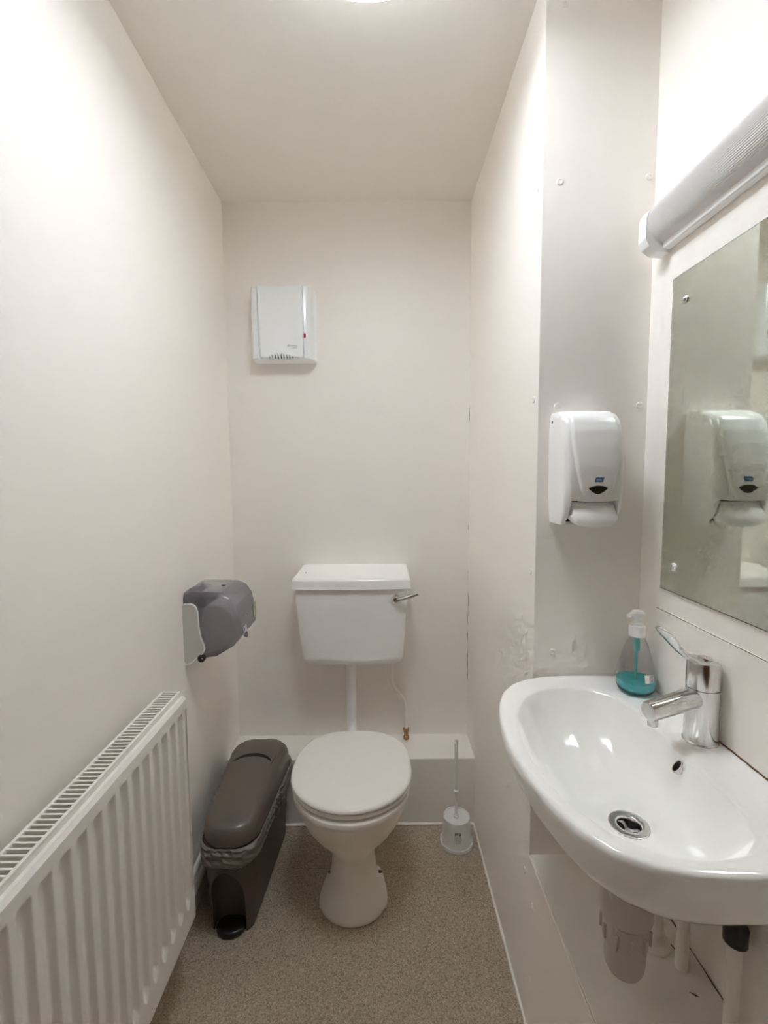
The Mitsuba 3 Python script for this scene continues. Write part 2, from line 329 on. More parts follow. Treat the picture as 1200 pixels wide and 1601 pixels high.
tt = np.gradient(lp, axis=0); tt /= np.linalg.norm(tt, axis=1)[:, None]; aa = np.arange(24)/24*2*np.pi; lr = []
for i in range(len(lp)):
    w = tside; nn = np.cross(tt[i], w); lr.append(lp[i] + wid[i]*np.cos(aa)[:, None]*w + thk[i]*np.sin(aa)[:, None]*nn)
put('lever', loft(lr), 'm_chrome', tap, smooth=50)
put('lever_cap', lathe([(.011, 0), (.011, .0022), (.008, .0038), (.0, .0042)], (tx+.002, ty, ZR+.1448), (.21, 0, .98)), 'm_chrome', tap)
spa, spb = np.array([tx, ty, ZR+.080]) + tdir*.008, np.array([tx, ty, ZR+.066]) + tdir*.112
spl = np.vstack([spa+(spb-spa)*t for t in (0, .2, .4, .6, .8, .97, .995, 1.)])
spout = tube(spl, [.0185, .0178, .0172, .0168, .0165, .0163, .0155, .0140], 32)
put('spout', spout, 'm_chrome', tap, smooth=40)
put('aerator', lathe([(.0085, 0), (.0085, .012), (.0075, .013), (.0, .0131)], (*(np.array([tx, ty]) + tdir[:2]*.101), ZR+.0535), (.0, .0, -1), 8), 'm_steel', tap, smooth=False)

# bottle of hand soap on the basin
bot = thing('soap_bottle', 'clear pump bottle with a little turquoise soap, on the washbasin corner', 'soap bottle')
bc = np.array([.5325, .968]); ob = .82
def brings(prof, n=48): return [ring(ellipse(bc[0], bc[1], r*.95, r*1.0, n), ZR+.001+h) for r, h in prof]
prof = [(.020, .000), (.030, .001), (.0365, .006), (.0395, .016), (.0400, .026), (.0385, .040), (.0345, .060), (.0285, .084), (.0215, .104), (.0155, .116), (.0125, .121), (.0125, .128)]
iprof = [(r-.0011, h) for r, h in prof[::-1] if h > .0015 and h < .125]
put('bottle_shell', loft(brings(prof) + brings([(.0114, .128)] + iprof + [(.018, .0012)])), 'm_clear', bot, smooth=60)
lprof = [(.017, .0016), (.0270, .0022), (.0340, .0070), (.0378, .0165), (.0384, .025), (.0383, .0262)]
lm = loft([ring(ellipse(bc[0], bc[1], r*.95, r, 48), ZR+.001+h) for r, h in lprof])
put('liquid_soap', lm, 'm_liquid', bot, 'turquoise liquid soap', smooth=40)
put('collar', lathe([(.0155, .119), (.0160, .121), (.0160, .139), (.0145, .142), (.009, .143), (.0085, .147), (.0085, .1475)], (*bc, ZR+.001)), 'm_white', bot)
pump = cat(lathe([(.0060, .1475), (.0060, .158), (.0062, .160)], (*bc, ZR+.001)),
           loft([ring(ellipse(bc[0], bc[1], .0105, .0095, 32), ZR+.161), ring(ellipse(bc[0], bc[1], .0140, .0110, 32), ZR+.166), ring(ellipse(bc[0]-.001, bc[1], .0135, .0105, 32), ZR+.171), ring(ellipse(bc[0]-.001, bc[1], .010, .008, 32), ZR+.174)]),
           tube([(bc[0]-.006, bc[1], ZR+.168), (bc[0]-.017, bc[1]-.003, ZR+.1665), (bc[0]-.0235, bc[1]-.005, ZR+.163)], [.0055, .0048, .004], 14))
put('pump_head', pump, 'm_white', bot, smooth=40)
put('dip_tube', tube([(*bc, ZR+.006), (*bc, ZR+.126)], .0028, 12), 'm_spring', bot)
put('pump_spring', lathe([(.0058, .088), (.0062, .090)] + [(.0062 if i % 2 else .0054, .091+.003*i) for i in range(9)] + [(.0058, .118)], (*bc, ZR+.001), n=20), 'm_spring', bot)
# label patch with bars, on the side of the bottle that faces the tap
la = math.radians(-90); lu = np.array([math.cos(la), math.sin(la), 0]); lr_ = np.array([-lu[1], lu[0], 0])
def on_bottle(h, off, extra=.0007):
    r = float(np.interp(h, [p[1] for p in prof], [p[0] for p in prof])) + extra; a = la + off/r
    return np.array([bc[0]+.95*r*math.cos(a), bc[1]+r*math.sin(a), ZR+.001+h])
def patch(o0, o1, h0, h1, extra):
    g = [[on_bottle(h, o, extra) for o in np.linspace(o0, o1, 7)] for h in np.linspace(h0, h1, 5)]; g2 = [[on_bottle(h, o, extra-.0004) for o in np.linspace(o0, o1, 7)] for h in np.linspace(h0, h1, 5)]
    V = np.array(g + g2).reshape(-1, 3); F = []
    for b in (0, 35):
        for i in range(4):
            for j in range(6):
                q = b+i*7+j; F += [[q, q+1, q+8], [q, q+8, q+7]] if b == 0 else [[q, q+8, q+1], [q, q+7, q+8]]
    return trimesh.Trimesh(V, F, process=False)
lk = put('label', patch(-.002, .021, .033, .049, .0009), 'm_white', bot)
for i, w in enumerate((.0008, .0014, .0008, .0012, .0008)): put('bar', patch(.0085+.0024*i, .0085+.0024*i+w, .0335, .0485, .0014), 'm_grey_print', lk)

# bottle trap and pipes under the basin
trap = thing('bottle_trap', 'off white plastic bottle trap hanging under the washbasin', 'trap')
txp, typ = .409, .745
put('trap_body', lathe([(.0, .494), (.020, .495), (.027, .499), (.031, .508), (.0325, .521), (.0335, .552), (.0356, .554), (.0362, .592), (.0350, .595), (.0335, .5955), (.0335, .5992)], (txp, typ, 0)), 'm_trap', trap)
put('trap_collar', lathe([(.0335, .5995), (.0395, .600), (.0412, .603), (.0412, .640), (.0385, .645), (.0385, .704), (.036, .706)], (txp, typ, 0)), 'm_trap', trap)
for k in range(10):
    a = k/10*2*math.pi + .1; c, s_ = math.cos(a), math.sin(a)
    b = bx(-.0042, .0042, -.0024, .0024, .558, .584, .001, 8); b.apply_transform(trimesh.transformations.rotation_matrix(a, [0, 0, 1])); b.apply_translation((txp+.0362*c, typ+.0362*s_, 0))
    put('grip_rib', b, 'm_trap', trap)
wp = thing('waste_pipe', 'off white waste pipe going into the boxing behind the bottle trap', 'pipe')
put('pipe', tube(bent([(txp+.036, typ+.020, .640), (.512, .838, .640), (.516, .842, ZB+.004)], .03), .0165), 'm_pipe', wp)
put('flange', lathe([(.031, 0), (.031, .004), (.027, .008), (.0175, .009)], (.516, .842, ZB+.0005)), 'm_pipe', wp)
put('sleeve', lathe([(.020, 0), (.020, .02), (.0165, .022)], (.516, .842, ZB+.009)), 'm_pipe', wp)
sp1 = thing('supply_pipe', 'thin cream water pipe beside the waste pipe under the basin', 'pipe')
put('pipe', tube([(.541, .794, ZB+.001), (.541, .790, .705)], .0105), 'm_pipe', sp1)
vp = thing('valve_pipe', 'cream pipe with a black isolating valve under the near end of the basin', 'pipe')
put('pipe', tube([(.556, .692, ZB+.001), (.556, .692, .615)], .0105), 'm_pipe', vp)
put('valve_body', lathe([(.0125, 0), (.017, .004), (.0175, .03), (.0135, .036), (.0135, .05), (.0155, .052), (.0155, .072), (.011, .075)], (.556, .692, .598)), 'm_black', vp, 'black plastic isolating valve')
put('valve_lever', hull(sph((.549, .705, .636), .006), sph((.530, .742, .640), .0045), sph((.556, .702, .622), .006)), 'm_black', vp)

# splashback
k = put('splashback', bx(XM-.005, XM-.0002, .40, .977, ZR+.001, 1.062, .0012), 'm_gloss', smooth=30); put('top_seam', tube([(XM-.0048, .40, 1.0622), (XM-.0048, .977, 1.0622)], .0006, 6), 'm_crackdark', k); put('bottom_seam', wobble([(XM-.0055, .52, ZR+.0012), (XM-.0055, .85, ZR+.0012)], .0013, 40, .0006), 'm_brown', k)
labels[k] = {'label': 'flat white splashback panel behind the tap, below the mirror', 'category': 'splashback'}

# mirror
mir = thing('mirror', 'frameless wall mirror above the washbasin, reflecting the soap dispenser', 'mirror')
put('backing', bx(XM-.0048, XM-.0003, .43, .967, 1.107, 1.725), 'm_dark', mir, smooth=False)
put('mirror_glass', bx(XM-.0056, XM-.0049, .4305, .9655, 1.1085, 1.7235), 'm_mirror', mir, smooth=False)
for y, z in ((.925, 1.672), (.922, 1.159), (.47, 1.672), (.47, 1.159)):
    q = put('fixing_washer', lathe([(.0085, 0), (.0085, .002), (.007, .0032), (0, .0034)], (XM-.0056, y, z), (-1, 0, 0), 20), 'm_white' if z < 1.5 else 'm_steel', mir)
    put('screw_head', lathe([(.0052, 0), (.0052, .0012), (.0035, .003), (0, .0034)], (XM-.0090, y, z), (-1, 0, 0), 18), 'm_chrome', q)

# strip light over the mirror (off)
sl = thing('strip_light', 'white strip light with ribbed cover, switched off, above the mirror', 'light')
y0, y1 = .34, 1.012
put('base', bx(XM-.018, XM-.0003, y0+.004, y1-.004, 1.790, 1.888, .004), 'm_white', sl)
arc = []
for t in np.linspace(-62, 78, 57):
    rr = .0305 + (.0012 if int(round((t+62)/2.5)) % 2 else 0.)
    arc.append((XM-.016 - 1.08*rr*math.cos(math.radians(t)), 1.843 + 1.25*rr*math.sin(math.radians(t))))
dp = Polygon([(XM-.014, 1.800)] + arc + [(XM-.014, 1.884)])
put('diffuser', prism(dp, y0+.018, y1-.022, 'y'), 'm_diffuser', sl, 'ribbed translucent cover', smooth=False)
capp = Polygon([(XM-.0004, 1.783), (XM-.030, 1.786), (XM-.046, 1.797), (XM-.053, 1.812), (XM-.053, 1.853), (XM-.048, 1.864), (XM-.012, 1.893), (XM-.0004, 1.893)]).buffer(-.006).buffer(.006)
for a, b in ((y1-.028, y1), (y0, y0+.024)): put('end_cap', prism(capp, a, b, 'y'), 'm_white', sl, smooth=30)

# ------------------------------------------------------------------ soap dispenser on the boxed-out wall
sd = thing('soap_dispenser', 'white push-lever soap dispenser with a dark window, on the boxed-out wall', 'soap dispenser')
dx0, dx1, dcx = .3655, .4875, .4265
zz = [1.238, 1.252, 1.285, 1.32, 1.36, 1.40, 1.43, 1.452, 1.466, 1.4745]
fr = [.972, .957, .945, .940, .941, .947, .9545, .9645, .978, 1.000]
hw = [.056, .0575, .059, .0598, .0603, .0605, .0605, .060, .0590, .057]
def dsec(i, n=64):
    b = Polygon([(dcx-hw[i], YC-.0004), (dcx-hw[i], fr[i]+.010), (dcx-hw[i]*.82, fr[i]+.002), (dcx, fr[i]-.002), (dcx+hw[i]*.82, fr[i]+.002), (dcx+hw[i], fr[i]+.010), (dcx+hw[i], YC-.0004)])
    return ring(polar(b.buffer(-.004).buffer(.004), np.array([dcx, 1.015]), n), zz[i])
zf = np.linspace(0, 9, 46)
secs = [np.array([dsec(j) for j in range(10)])[:, :, :]]
S0 = secs[0]; S1 = np.array([S0[int(math.floor(t))]*(1-t % 1) + S0[min(9, int(math.floor(t))+1)]*(t % 1) for t in zf])
for _ in range(3): S1[1:-1] = .25*S1[:-2] + .5*S1[1:-1] + .25*S1[2:]
body = loft(S1)
def front_y(z): return float(np.interp(z, zz, fr)) - .002
slot = prism(Polygon([(dcx-.050, 1.238), (dcx+.050, 1.238), (dcx+.046, 1.290), (dcx+.02, 1.287), (dcx-.02, 1.287), (dcx-.046, 1.290)]).buffer(.001), .90, .992, 'y')
low = bx(dcx-.0505, dcx+.0505, .90, .992, 1.20, 1.245)
put('body', sub(body, slot, low), 'm_white', sd, smooth=40)
# raised front cover with curved sides
def cov(x, z): return front_y(z) + .010*abs((x-dcx)/.0605)**3.5
cz = np.linspace(1.300, 1.462, 40); cv = []
def cw(z): return float(np.interp(z, [1.300, 1.315, 1.34, 1.37, 1.40, 1.44, 1.462], [.027, .033, .040, .045, .048, .0495, .047]))
S2 = []
for z in cz:
    w = cw(z); xs = dcx + np.linspace(-w, w, 22); yy = np.array([cov(x, z) for x in xs])
    edge = np.minimum(1, np.minimum(xs-(dcx-w), (dcx+w)-xs)/.004); S2.append(np.vstack([np.column_stack([xs, yy-.0034*edge, xs*0+z]), np.column_stack([xs[::-1], yy[::-1]+.004, xs*0+z])]))
put('cover', loft(S2), 'm_white', sd, smooth=50)
# lever: a paddle that swells out and ends in a round tip below
S3 = []
for z in np.linspace(1.2365, 1.286, 24):
    t = (1.286-z)/.0495; w = .046*(1-.10*(1-t)) if t < .55 else .046*math.sqrt(max(1e-3, 1-((t-.55)/.452)**2))**.8
    yb = .957 - .020*math.sin(min(1, t*1.25)*math.pi/2); xs = dcx + np.linspace(-w, w, 25)
    yf = yb + .007*(abs(xs-dcx)/.046)**2.5
    S3.append(np.vstack([np.column_stack([xs, yf, xs*0+z]), np.column_stack([xs[::-1], xs*0+.979-.012*t, xs*0+z])]))
put('push_lever', loft(S3), 'm_white', sd, smooth=50)
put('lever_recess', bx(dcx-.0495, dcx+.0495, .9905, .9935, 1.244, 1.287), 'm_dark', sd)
wz = 1.3155
wpoly = [(dcx-.0195+t*.039, wz+.0055*(1-(2*t-1)**2)) for t in np.linspace(0, 1, 15)] + [(dcx+.0195-t*.039, wz-.012*(1-abs(2*t-1)**1.6)) for t in np.linspace(0, 1, 15)[1:-1]]
def skin(poly, lift, thick=.003):
    m = prism(poly, 0, 1, 'y'); v = m.vertices.copy(); out = np.array([cov(x, z) - .0034 - lift for x, z in v[:, [0, 2]]])
    v[:, 1] = np.where(v[:, 1] > .5, out+thick, out); return trimesh.Trimesh(v, m.faces, process=False)
put('sight_window', skin(Polygon(wpoly), .0006), 'm_window', sd, 'dark sight window shaped like a shield')
lgx, lgz = dcx+.0015, 1.3325
lg = put('logo', skin(Polygon([(lgx-.0095, lgz-.0045), (lgx+.007, lgz-.0045), (lgx+.0095, lgz+.0045), (lgx-.007, lgz+.0045)]), .0006), 'm_blue', sd, 'small blue logo with light lettering')
put('lettering', print_on('deb', .0042, (lgx-.0062, cov(lgx, lgz)-.0043, lgz-.0020), (1, 0, 0), (0, 0, 1), .0005, True), 'm_lightblue', lg, smooth=False)
put('lock', lathe([(.0028, 0), (.0028, .0008), (0, .001)], (dcx-.0605, 1.030, 1.455), (-1, 0, 0), 14), 'm_dark', sd)

# ------------------------------------------------------------------ fan heater high on the back wall
ht = thing('fan_heater', 'white wall-mounted fan heater with a red lamp, high on the back wall', 'heater')
px0, px1 = -.453, -.291
hx0, hx1, hz0, hz1, hyf = -.483, -.249, 1.772, 2.034, 1.797
case = []
for z, ins in ((hz0, .004), (hz0+.004, .0), (hz1-.004, 0.), (hz1, .004)):
    P = Polygon([(hx0+ins, D-.0003), (hx0+ins*1, hyf+.012), (hx0+.012, hyf+.003+ins), (hx0+.045, hyf-.001+ins), (hx1-.045, hyf-.001+ins), (hx1-.022, hyf+.004+ins), (hx1-.006, hyf+.022), (hx1-ins, hyf+.045), (hx1-ins, D-.0003)]).buffer(-.005).buffer(.005)
    case.append(ring(polar(P, np.array([-.366, 1.845]), 96), z))
hcase = loft(case)
slots_b, slots_t = [], []
for i in range(9):
    x = -.372 + (i-4)*.0105; dz = .010*(1-((i-4)/5.)**2)
    slots_b.append(bx(x-.0023, x+.0023, hyf-.03, hyf+.020, hz0-.004, hz0+.006+dz))
    slots_t.append(bx(x-.0023, x+.0023, hyf-.03, hyf+.020, hz1-.004-.0035*(1-((i-4)/5.)**2), hz1+.004))
put('casing', sub(hcase, bx(px0-.0042, px0+.012, hyf-.02, hyf+.010, hz0-.01, hz1+.01), bx(px1-.012, px1+.0055, hyf-.02, hyf+.010, hz0-.01, hz1+.01), *slots_b, *slots_t), 'm_heater', ht, smooth=30)
# bowed centre panel, narrower below
S4 = []
for z in np.linspace(hz0+.006, hz1-.003, 30):
    t = (z-hz0)/(hz1-hz0); a = px0 + .007*(1-t); b = px1+.002*(1-t); xs = np.linspace(a, b, 21); u = (xs-a)/(b-a)*2-1
    yy = hyf-.0045-.0015*(1-u*u); S4.append(np.vstack([np.column_stack([xs, yy, xs*0+z]), np.column_stack([xs[::-1], xs*0+hyf+.009, xs*0+z])]))
pn = loft(S4)
pslots = [bx(-.372+(i-4)*.0105-.0023, -.372+(i-4)*.0105+.0023, hyf-.05, hyf+.05, hz0-.004, hz0+.006+.012*(1-((i-4)/4.6)**2)) for i in range(9)]
pslots += [bx(-.372+(i-4)*.0105-.0023, -.372+(i-4)*.0105+.0023, hyf-.05, hyf+.05, hz1-.0035-.004*(1-((i-4)/4.6)**2), hz1+.01) for i in range(9)]
put('front_panel', sub(pn, *pslots), 'm_heater', ht, smooth=30)
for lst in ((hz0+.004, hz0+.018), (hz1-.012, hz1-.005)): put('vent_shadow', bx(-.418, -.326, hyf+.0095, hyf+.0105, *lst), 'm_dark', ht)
rl = tri(sph((0, 0, 0), 1, 24)); rl.apply_scale((.0042, .004, .0085)); rl.apply_translation((-.283, hyf-.001, 1.855)); put('indicator_lamp', rl, 'm_red', ht, 'small red indicator lamp', smooth=True)
ex = [sub(lathe([(.0042, 0), (.0042, .0006)], (-.343, hyf-.0062, 1.8175), (0, -1, 0), 20), lathe([(.003, -.001), (.003, .002)], (-.343, hyf-.0062, 1.8175), (0, -1, 0), 20)), lathe([(.0016, 0), (.0016, .0006)], (-.343, hyf-.0062, 1.8175), (0, -1, 0), 12)]
put('logo', cat(*ex, print_on('Dimplex', .0055, (-.3375, hyf-.0060, 1.815), (1, -.0, 0), (0, 0, 1), .0012), print_on('downflow', .0034, (-.3335, hyf-.0059, 1.808), (1, 0, 0), (0, 0, 1), .0012)), 'm_grey_print', ht, smooth=False)

# ------------------------------------------------------------------ cistern
ci = thing('cistern', 'white toilet cistern with chrome lever, on the back wall above the toilet', 'cistern')
ccx = -.117
def crect(x0, x1, yf, z, bow=.012, r=.02, n=96):
    xs = np.linspace(x0+r*.2, x1-r*.2, 15); front = [(x, yf + bow*(2*(x-x0)/(x1-x0)-1)**2) for x in xs]
    P = Polygon([(x0, D-.0004), *[(x, y) for x, y in front], (x1, D-.0004)]).buffer(-.008).buffer(.008)
    return ring(polar(P, np.array([ccx, (yf+bow+D)/2]), n), z)
put('tank', loft([crect(-.27, .04, 1.730, .632), crect(-.290, .062, 1.712, .636), crect(-.302, .072, 1.702, .648), crect(-.305, .075, 1.699, .665), crect(-.317, .084, 1.697, .77), crect(-.327, .093, 1.695, .89), crect(-.329, .095, 1.695, .930)]), 'm_ceramic', ci, smooth=35)
put('tank_lid', loft([crect(-.334, .100, 1.688, .9250), crect(-.3405, .1060, 1.6805, .9265), crect(-.3405, .1060, 1.6805, .931), crect(-.338, .1035, 1.683, .935), crect(-.3375, .1030, 1.6835, .955), crect(-.335, .1005, 1.687, .963), crect(-.328, .096, 1.698, .969), crect(-.322, .094, 1.73, .975), crect(-.320, .094, 1.80, .983), crect(-.30, .08, 1.84, .984)]), 'm_ceramic', ci, smooth=35)
fl = put('flush_lever', lathe([(.0175, 0), (.0175, .004), (.015, .009), (.011, .013), (.009, .016), (0, .017)], (.046, 1.6985, .887), (0, -1, 0), 30), 'm_chrome', ci, 'chrome flush lever')
lvp = np.linspace([.050, 1.681, .888], [.125, 1.672, .913], 10)
put('lever_arm', tube(lvp, np.interp(np.arange(10), [0, 2, 6, 9], [.0105, .0078, .0088, .0072]), 16, .8), 'm_chrome', fl)
put('flush_pipe', cat(tube(bent([(-.128, 1.79, .640), (-.128, 1.79, .34), (-.118, 1.66, .315)], .07, 12), .019), lathe([(.0195, 0), (.024, .004), (.024, .022), (.028, .026)], (-.128, 1.79, .606))), 'm_white', ci, 'white flush pipe')
put('dark_speck', tri(sph((-.288, 1.742, .9785), .0022, 10)), 'm_brown', ci)
su = thing('cistern_supply_pipe', 'thin cream pipe with a copper fitting, bending down from the cistern to the boxing', 'pipe')
put('pipe', tube(bent([(.030, 1.835, .6312), (.030, 1.838, .50), (.087, 1.845, .425), (.089, 1.845, .31)], .03, 10), .0078, 14), 'm_pipe', su)
put('copper_fitting', lathe([(.0095, 0), (.0115, .002), (.0115, .013), (.0085, .016), (.0085, .031), (.0118, .034), (.0118, .046), (.0085, .049)], (.089, 1.845, ZL+.0008), n=8), 'm_copper', su, 'tarnished copper compression fitting', smooth=30)

# ------------------------------------------------------------------ toilet
to = thing('toilet', 'white toilet with closed seat, standing below the cistern', 'toilet')
tcx = -.101
def plan(front, back, w, bw, n=96, wy=1.385, e=2.75):
    t = np.linspace(0, np.pi, 60); c, s_ = np.cos(t), np.sin(t)
    fr_ = np.column_stack([tcx + w*c, wy - (wy-front)*s_])
    bk = np.column_stack([tcx + w*np.sign(-c)*abs(c)**(2/e), wy + (back-wy)*s_**(2/e)])
    P = Polygon(np.vstack([fr_, bk[1:-1]])).buffer(0)
    return polar(P, np.array([tcx, 1.42]), n)
def trg(f, b, w, bw, z, wy=1.385, e=2.75): return ring(plan(f, b, w, bw, wy=wy, e=e), z)
pan = loft([trg(1.300, 1.60, .103, .075, 0.0, 1.40, 1.15), trg(1.294, 1.60, .108, .078, .006, 1.40, 1.15), trg(1.296, 1.60, .106, .078, .016, 1.40, 1.15), trg(1.303, 1.60, .091, .07, .040, 1.40, 1.3), trg(1.318, 1.60, .074, .064, .080, 1.40, 1.7), trg(1.331, 1.60, .066, .062, .125, 1.40, 2.2),
            trg(1.333, 1.60, .066, .062, .160, 1.40, 2.4), trg(1.326, 1.60, .071, .064, .188, 1.40, 2.5), trg(1.302, 1.60, .094, .07, .222, 1.40), trg(1.270, 1.60, .122, .075, .26, 1.39), trg(1.242, 1.61, .145, .082, .30, 1.385), trg(1.220, 1.61, .163, .088, .345, 1.385), trg(1.203, 1.612, .174, .09, .378, 1.385), trg(1.196, 1.612, .1785, .092, .392, 1.385),
            trg(1.199, 1.612, .1765, .092, .401, 1.385), trg(1.222, 1.60, .160, .085, .404, 1.385)])
put('pan', pan, 'm_pan', to, smooth=45)
# fixing lugs at each side of the foot
for sx in (-1, 1):
    lp_ = Polygon([(tcx+sx*a, y) for a, y in ((.040, 1.515), (.078, 1.512), (.092, 1.485), (.104, 1.43), (.1075, 1.39), (.104, 1.36), (.040, 1.36))]).buffer(-.008).buffer(.008)
    lc = np.array([tcx+sx*.072, 1.44]); l0 = polar(lp_, lc, 48); lug = loft([ring(l0, 0.), ring(l0, .010), ring(lc+(l0-lc)*.95, .0145), ring(lc+(l0-lc)*.7, .0165)])
    lk_ = put('fixing_lug', lug, 'm_pan', to, smooth=45)
    for y, dx in ((1.405, .0955), (1.480, .0835)): put('screw', lathe([(.0062, 0), (.0062, .003), (.004, .0055), (0, .006)], (tcx+sx*dx, y, .0145), (sx*.15, 0, .98), 14), 'm_brown', lk_)
put('seat', loft([trg(1.218, 1.600, .175, .092, .4062), trg(1.211, 1.604, .1805, .094, .409), trg(1.209, 1.606, .1825, .095, .414), trg(1.211, 1.606, .181, .095, .421), trg(1.221, 1.602, .173, .09, .4235)]), 'm_seat', to, smooth=45)
put('seat_lid', loft([trg(1.214, 1.600, .175, .088, .4245), trg(1.205, 1.605, .1815, .092, .427), trg(1.202, 1.607, .184, .094, .431), trg(1.204, 1.606, .183, .093, .437), trg(1.212, 1.60, .175, .088, .4415), trg(1.238, 1.58, .152, .075, .4435), trg(1.31, 1.52, .09, .05, .4448)]), 'm_seat', to, smooth=45)
for sx in (-1, 1): put('hinge', tube([(tcx+sx*.050, 1.606, .418), (tcx+sx*.085, 1.606, .418)], .010, 16), 'm_seat', to)
put('outlet', tube([(tcx, 1.58, .19), (tcx, YL-.0005, .19)], .052, 28), 'm_pan', to)

# ------------------------------------------------------------------ toilet brush
bh = thing('brush_holder', 'white plastic toilet brush holder on the floor in the rear right corner', 'brush holder')
bX, bY = .2605, 1.622
put('pot', lathe([(.050, .0006), (.0595, .001), (.0600, .004), (.0595, .014), (.0580, .0155), (.0555, .008), (.0535, .008), (.0525, .020), (.0480, .099), (.0485, .102), (.0475, .105), (.0450, .1045), (.0440, .100), (.0095, .099), (.0095, .098)], (bX, bY, 0), n=56), 'm_brush', bh, smooth=40)
def holder_face(h, off):
    r = float(np.interp(h, [.02, .10], [.0525, .0480])) + .0004; a = math.radians(-97) + (off-.008)/r; return np.array([bX + r*math.cos(a), bY + r*math.sin(a), h])
def wrap(m, h0):
    v = m.vertices; m.vertices = np.array([holder_face(h0+q[1], q[0]) + np.array([0, -q[2], 0]) for q in v]); return m
pr = [wrap(affine, h) for affine, h in ((text_mesh('PTS', .0085, .0006, True), .066),)]
kk = put('lettering', pr[0], 'm_dark', bh, 'dark printed lettering', smooth=False)
small = [wrap(text_mesh(s_, .0032, .0006), h) for s_, h in (('Toilet brush', .0585), ('with holder', .0530), ('white plastic', .0475), ('wipe clean', .0420), ('indoor use', .0365))]
put('small_print', cat(*small), 'm_grey_print', bh, smooth=False)
br = thing('toilet_brush', 'slim white toilet brush handle standing in its holder', 'toilet brush')
hy = lambda t: (bX-.002+.000*t, bY+.001, .1205 + t)
put('handle', lathe([(.0085, .0995), (.0100, .1000), (.0100, .106), (.0062, .110), (.0052, .113), (.0052, .200), (.0058, .205), (.0056, .26), (.0060, .300), (.0064, .370), (.0055, .378)], (bX-.002, bY+.001, 0), n=18), 'm_brush', br)
put('collar', lathe([(.006, 0), (.0095, .002), (.0095, .0055), (.006, .008)], (bX-.002, bY+.001, .196)), 'm_brush', br)
put('hook', tube(smooth_path([(bX-.001, bY+.001, .374), (bX+.001, bY-.001, .386), (bX-.003, bY-.003, .394), (bX-.008, bY-.004, .389)], 6), [.0046]*8+[.0036]*11, 12), 'm_brush', br)

# ------------------------------------------------------------------ sanitary bin with its liner
sb = thing('sanitary_bin', 'slim dark brown pedal bin with domed lid, between the toilet and the left wall', 'bin')
def quad(fx0, fx1, yf, bx0, bx1, yb, r): return Polygon([(fx0, yf), (fx1, yf), (bx1, yb), (bx0, yb)]).buffer(-r).buffer(r)
BC = np.array([-.449, 1.46])
def brg(q, z, n=120): return ring(polar(q, BC, n), z)
body = loft([brg(quad(-.520, -.395, 1.293, -.530, -.372, 1.700, .03), 0.), brg(quad(-.521, -.394, 1.290, -.532, -.370, 1.702, .03), .004), brg(quad(-.522, -.388, 1.280, -.536, -.366, 1.701, .04), .10), brg(quad(-.524, -.380, 1.265, -.544, -.356, 1.699, .05), .20), brg(quad(-.526, -.371, 1.250, -.552, -.342, 1.697, .06), .295)])
arch = Polygon([(-.508, -.02), (-.508, .12)] + [(-.459+.049*math.cos(a), .12+.09*math.sin(a)) for a in np.linspace(math.pi, 0, 20)] + [(-.410, -.02)])
put('body', sub(body, prism(arch, 1.0, 1.325, 'y')), 'm_bin_body', sb, smooth=35)
pd = loft([ring(ellipse(-.457, 1.300, .040, .033, 40), .003), ring(ellipse(-.457, 1.300, .043, .036, 40), .008), ring(ellipse(-.457, 1.300, .043, .036, 40), .015), ring(ellipse(-.457, 1.300, .037, .030, 40), .021), ring(ellipse(-.457, 1.300, .016, .014, 40), .0215)])
put('pedal', pd, 'm_pedal', sb, smooth=50)
put('pedal_arm', bx(-.470, -.444, 1.300, 1.36, .006, .018, .003), 'm_pedal', sb)
base = quad(-.525, -.370, 1.247, -.554, -.340, 1.700, .074)
LC = BC
b0 = polar(base, LC, 120)
def lrg(s, z, tilt=0.):
    p = LC + (b0-LC)*np.array([s, 1-(1-s)*.62]); return np.column_stack([p, z + tilt*(p[:, 1]-1.44)])
lidm = loft([lrg(.965, .296), lrg(1., .300), lrg(1., .322), lrg(.99, .336, .012), lrg(.955, .349, .025), lrg(.88, .359, .035), lrg(.74, .366, .04), lrg(.5, .370, .042), lrg(.25, .372, .042)])
# crescent finger opening where the flap meets the fixed rear of the lid
cres = affinity.scale(Point(-.452, 1.515).buffer(.072, 48), 1, .85).difference(affinity.scale(Point(-.452, 1.480).buffer(.095, 48), 1, .82))
cres = cres.intersection(sbox(-1, 1.50, 1, 2))
seam = cat(prism(sbox(-.378, 1.540, -.3765, 1.69), .30, .42))
cut = prism(cres, .335, .42)
put('lid', sub(lidm, cut), 'm_bin', sb, smooth=35)
put('lid_seam', tube([(-.384, 1.520, .3705), (-.376, 1.58, .3715), (-.372, 1.640, .3650)], .0009, 6), 'm_dark', sb)
bg = thing('bin_liner', 'crumpled grey plastic bag folded over the rim of the pedal bin', 'bin liner')
NB = 260; bq = polar(quad(-.528, -.369, 1.246, -.554, -.339, 1.700, .062), BC, NB); an = np.arange(NB)/NB*2*np.pi
dirs = (bq-BC)/np.linalg.norm(bq-BC, axis=1)[:, None]
LB = []
hang = .052 + .008*np.sin(an*2+1) + .010*np.exp(-((an-4.6)/.6)**2)
levels = np.linspace(0, 1, 15)
for t in levels:
    z = .299 - hang*t; P3 = np.column_stack([bq, z])
    nz = meshkit.fbm(np.column_stack([bq*34, (z*95 + 5*np.sin(an*3) + 40*bq[:, 0])]), 3, 5)-.5
    fold = .5+.5*np.sin(t*13 + 3.2*np.sin(an*3.+.5) + 2*np.sin(an*7) + nz*9)
    o = .0035 + .0085*fold*(1-.3*t) + .022*nz*math.sin(math.pi*min(1, t+.1))
    o = np.maximum(o, .0012)
    LB.append(np.column_stack([bq + dirs*o[:, None], z + .006*nz]))
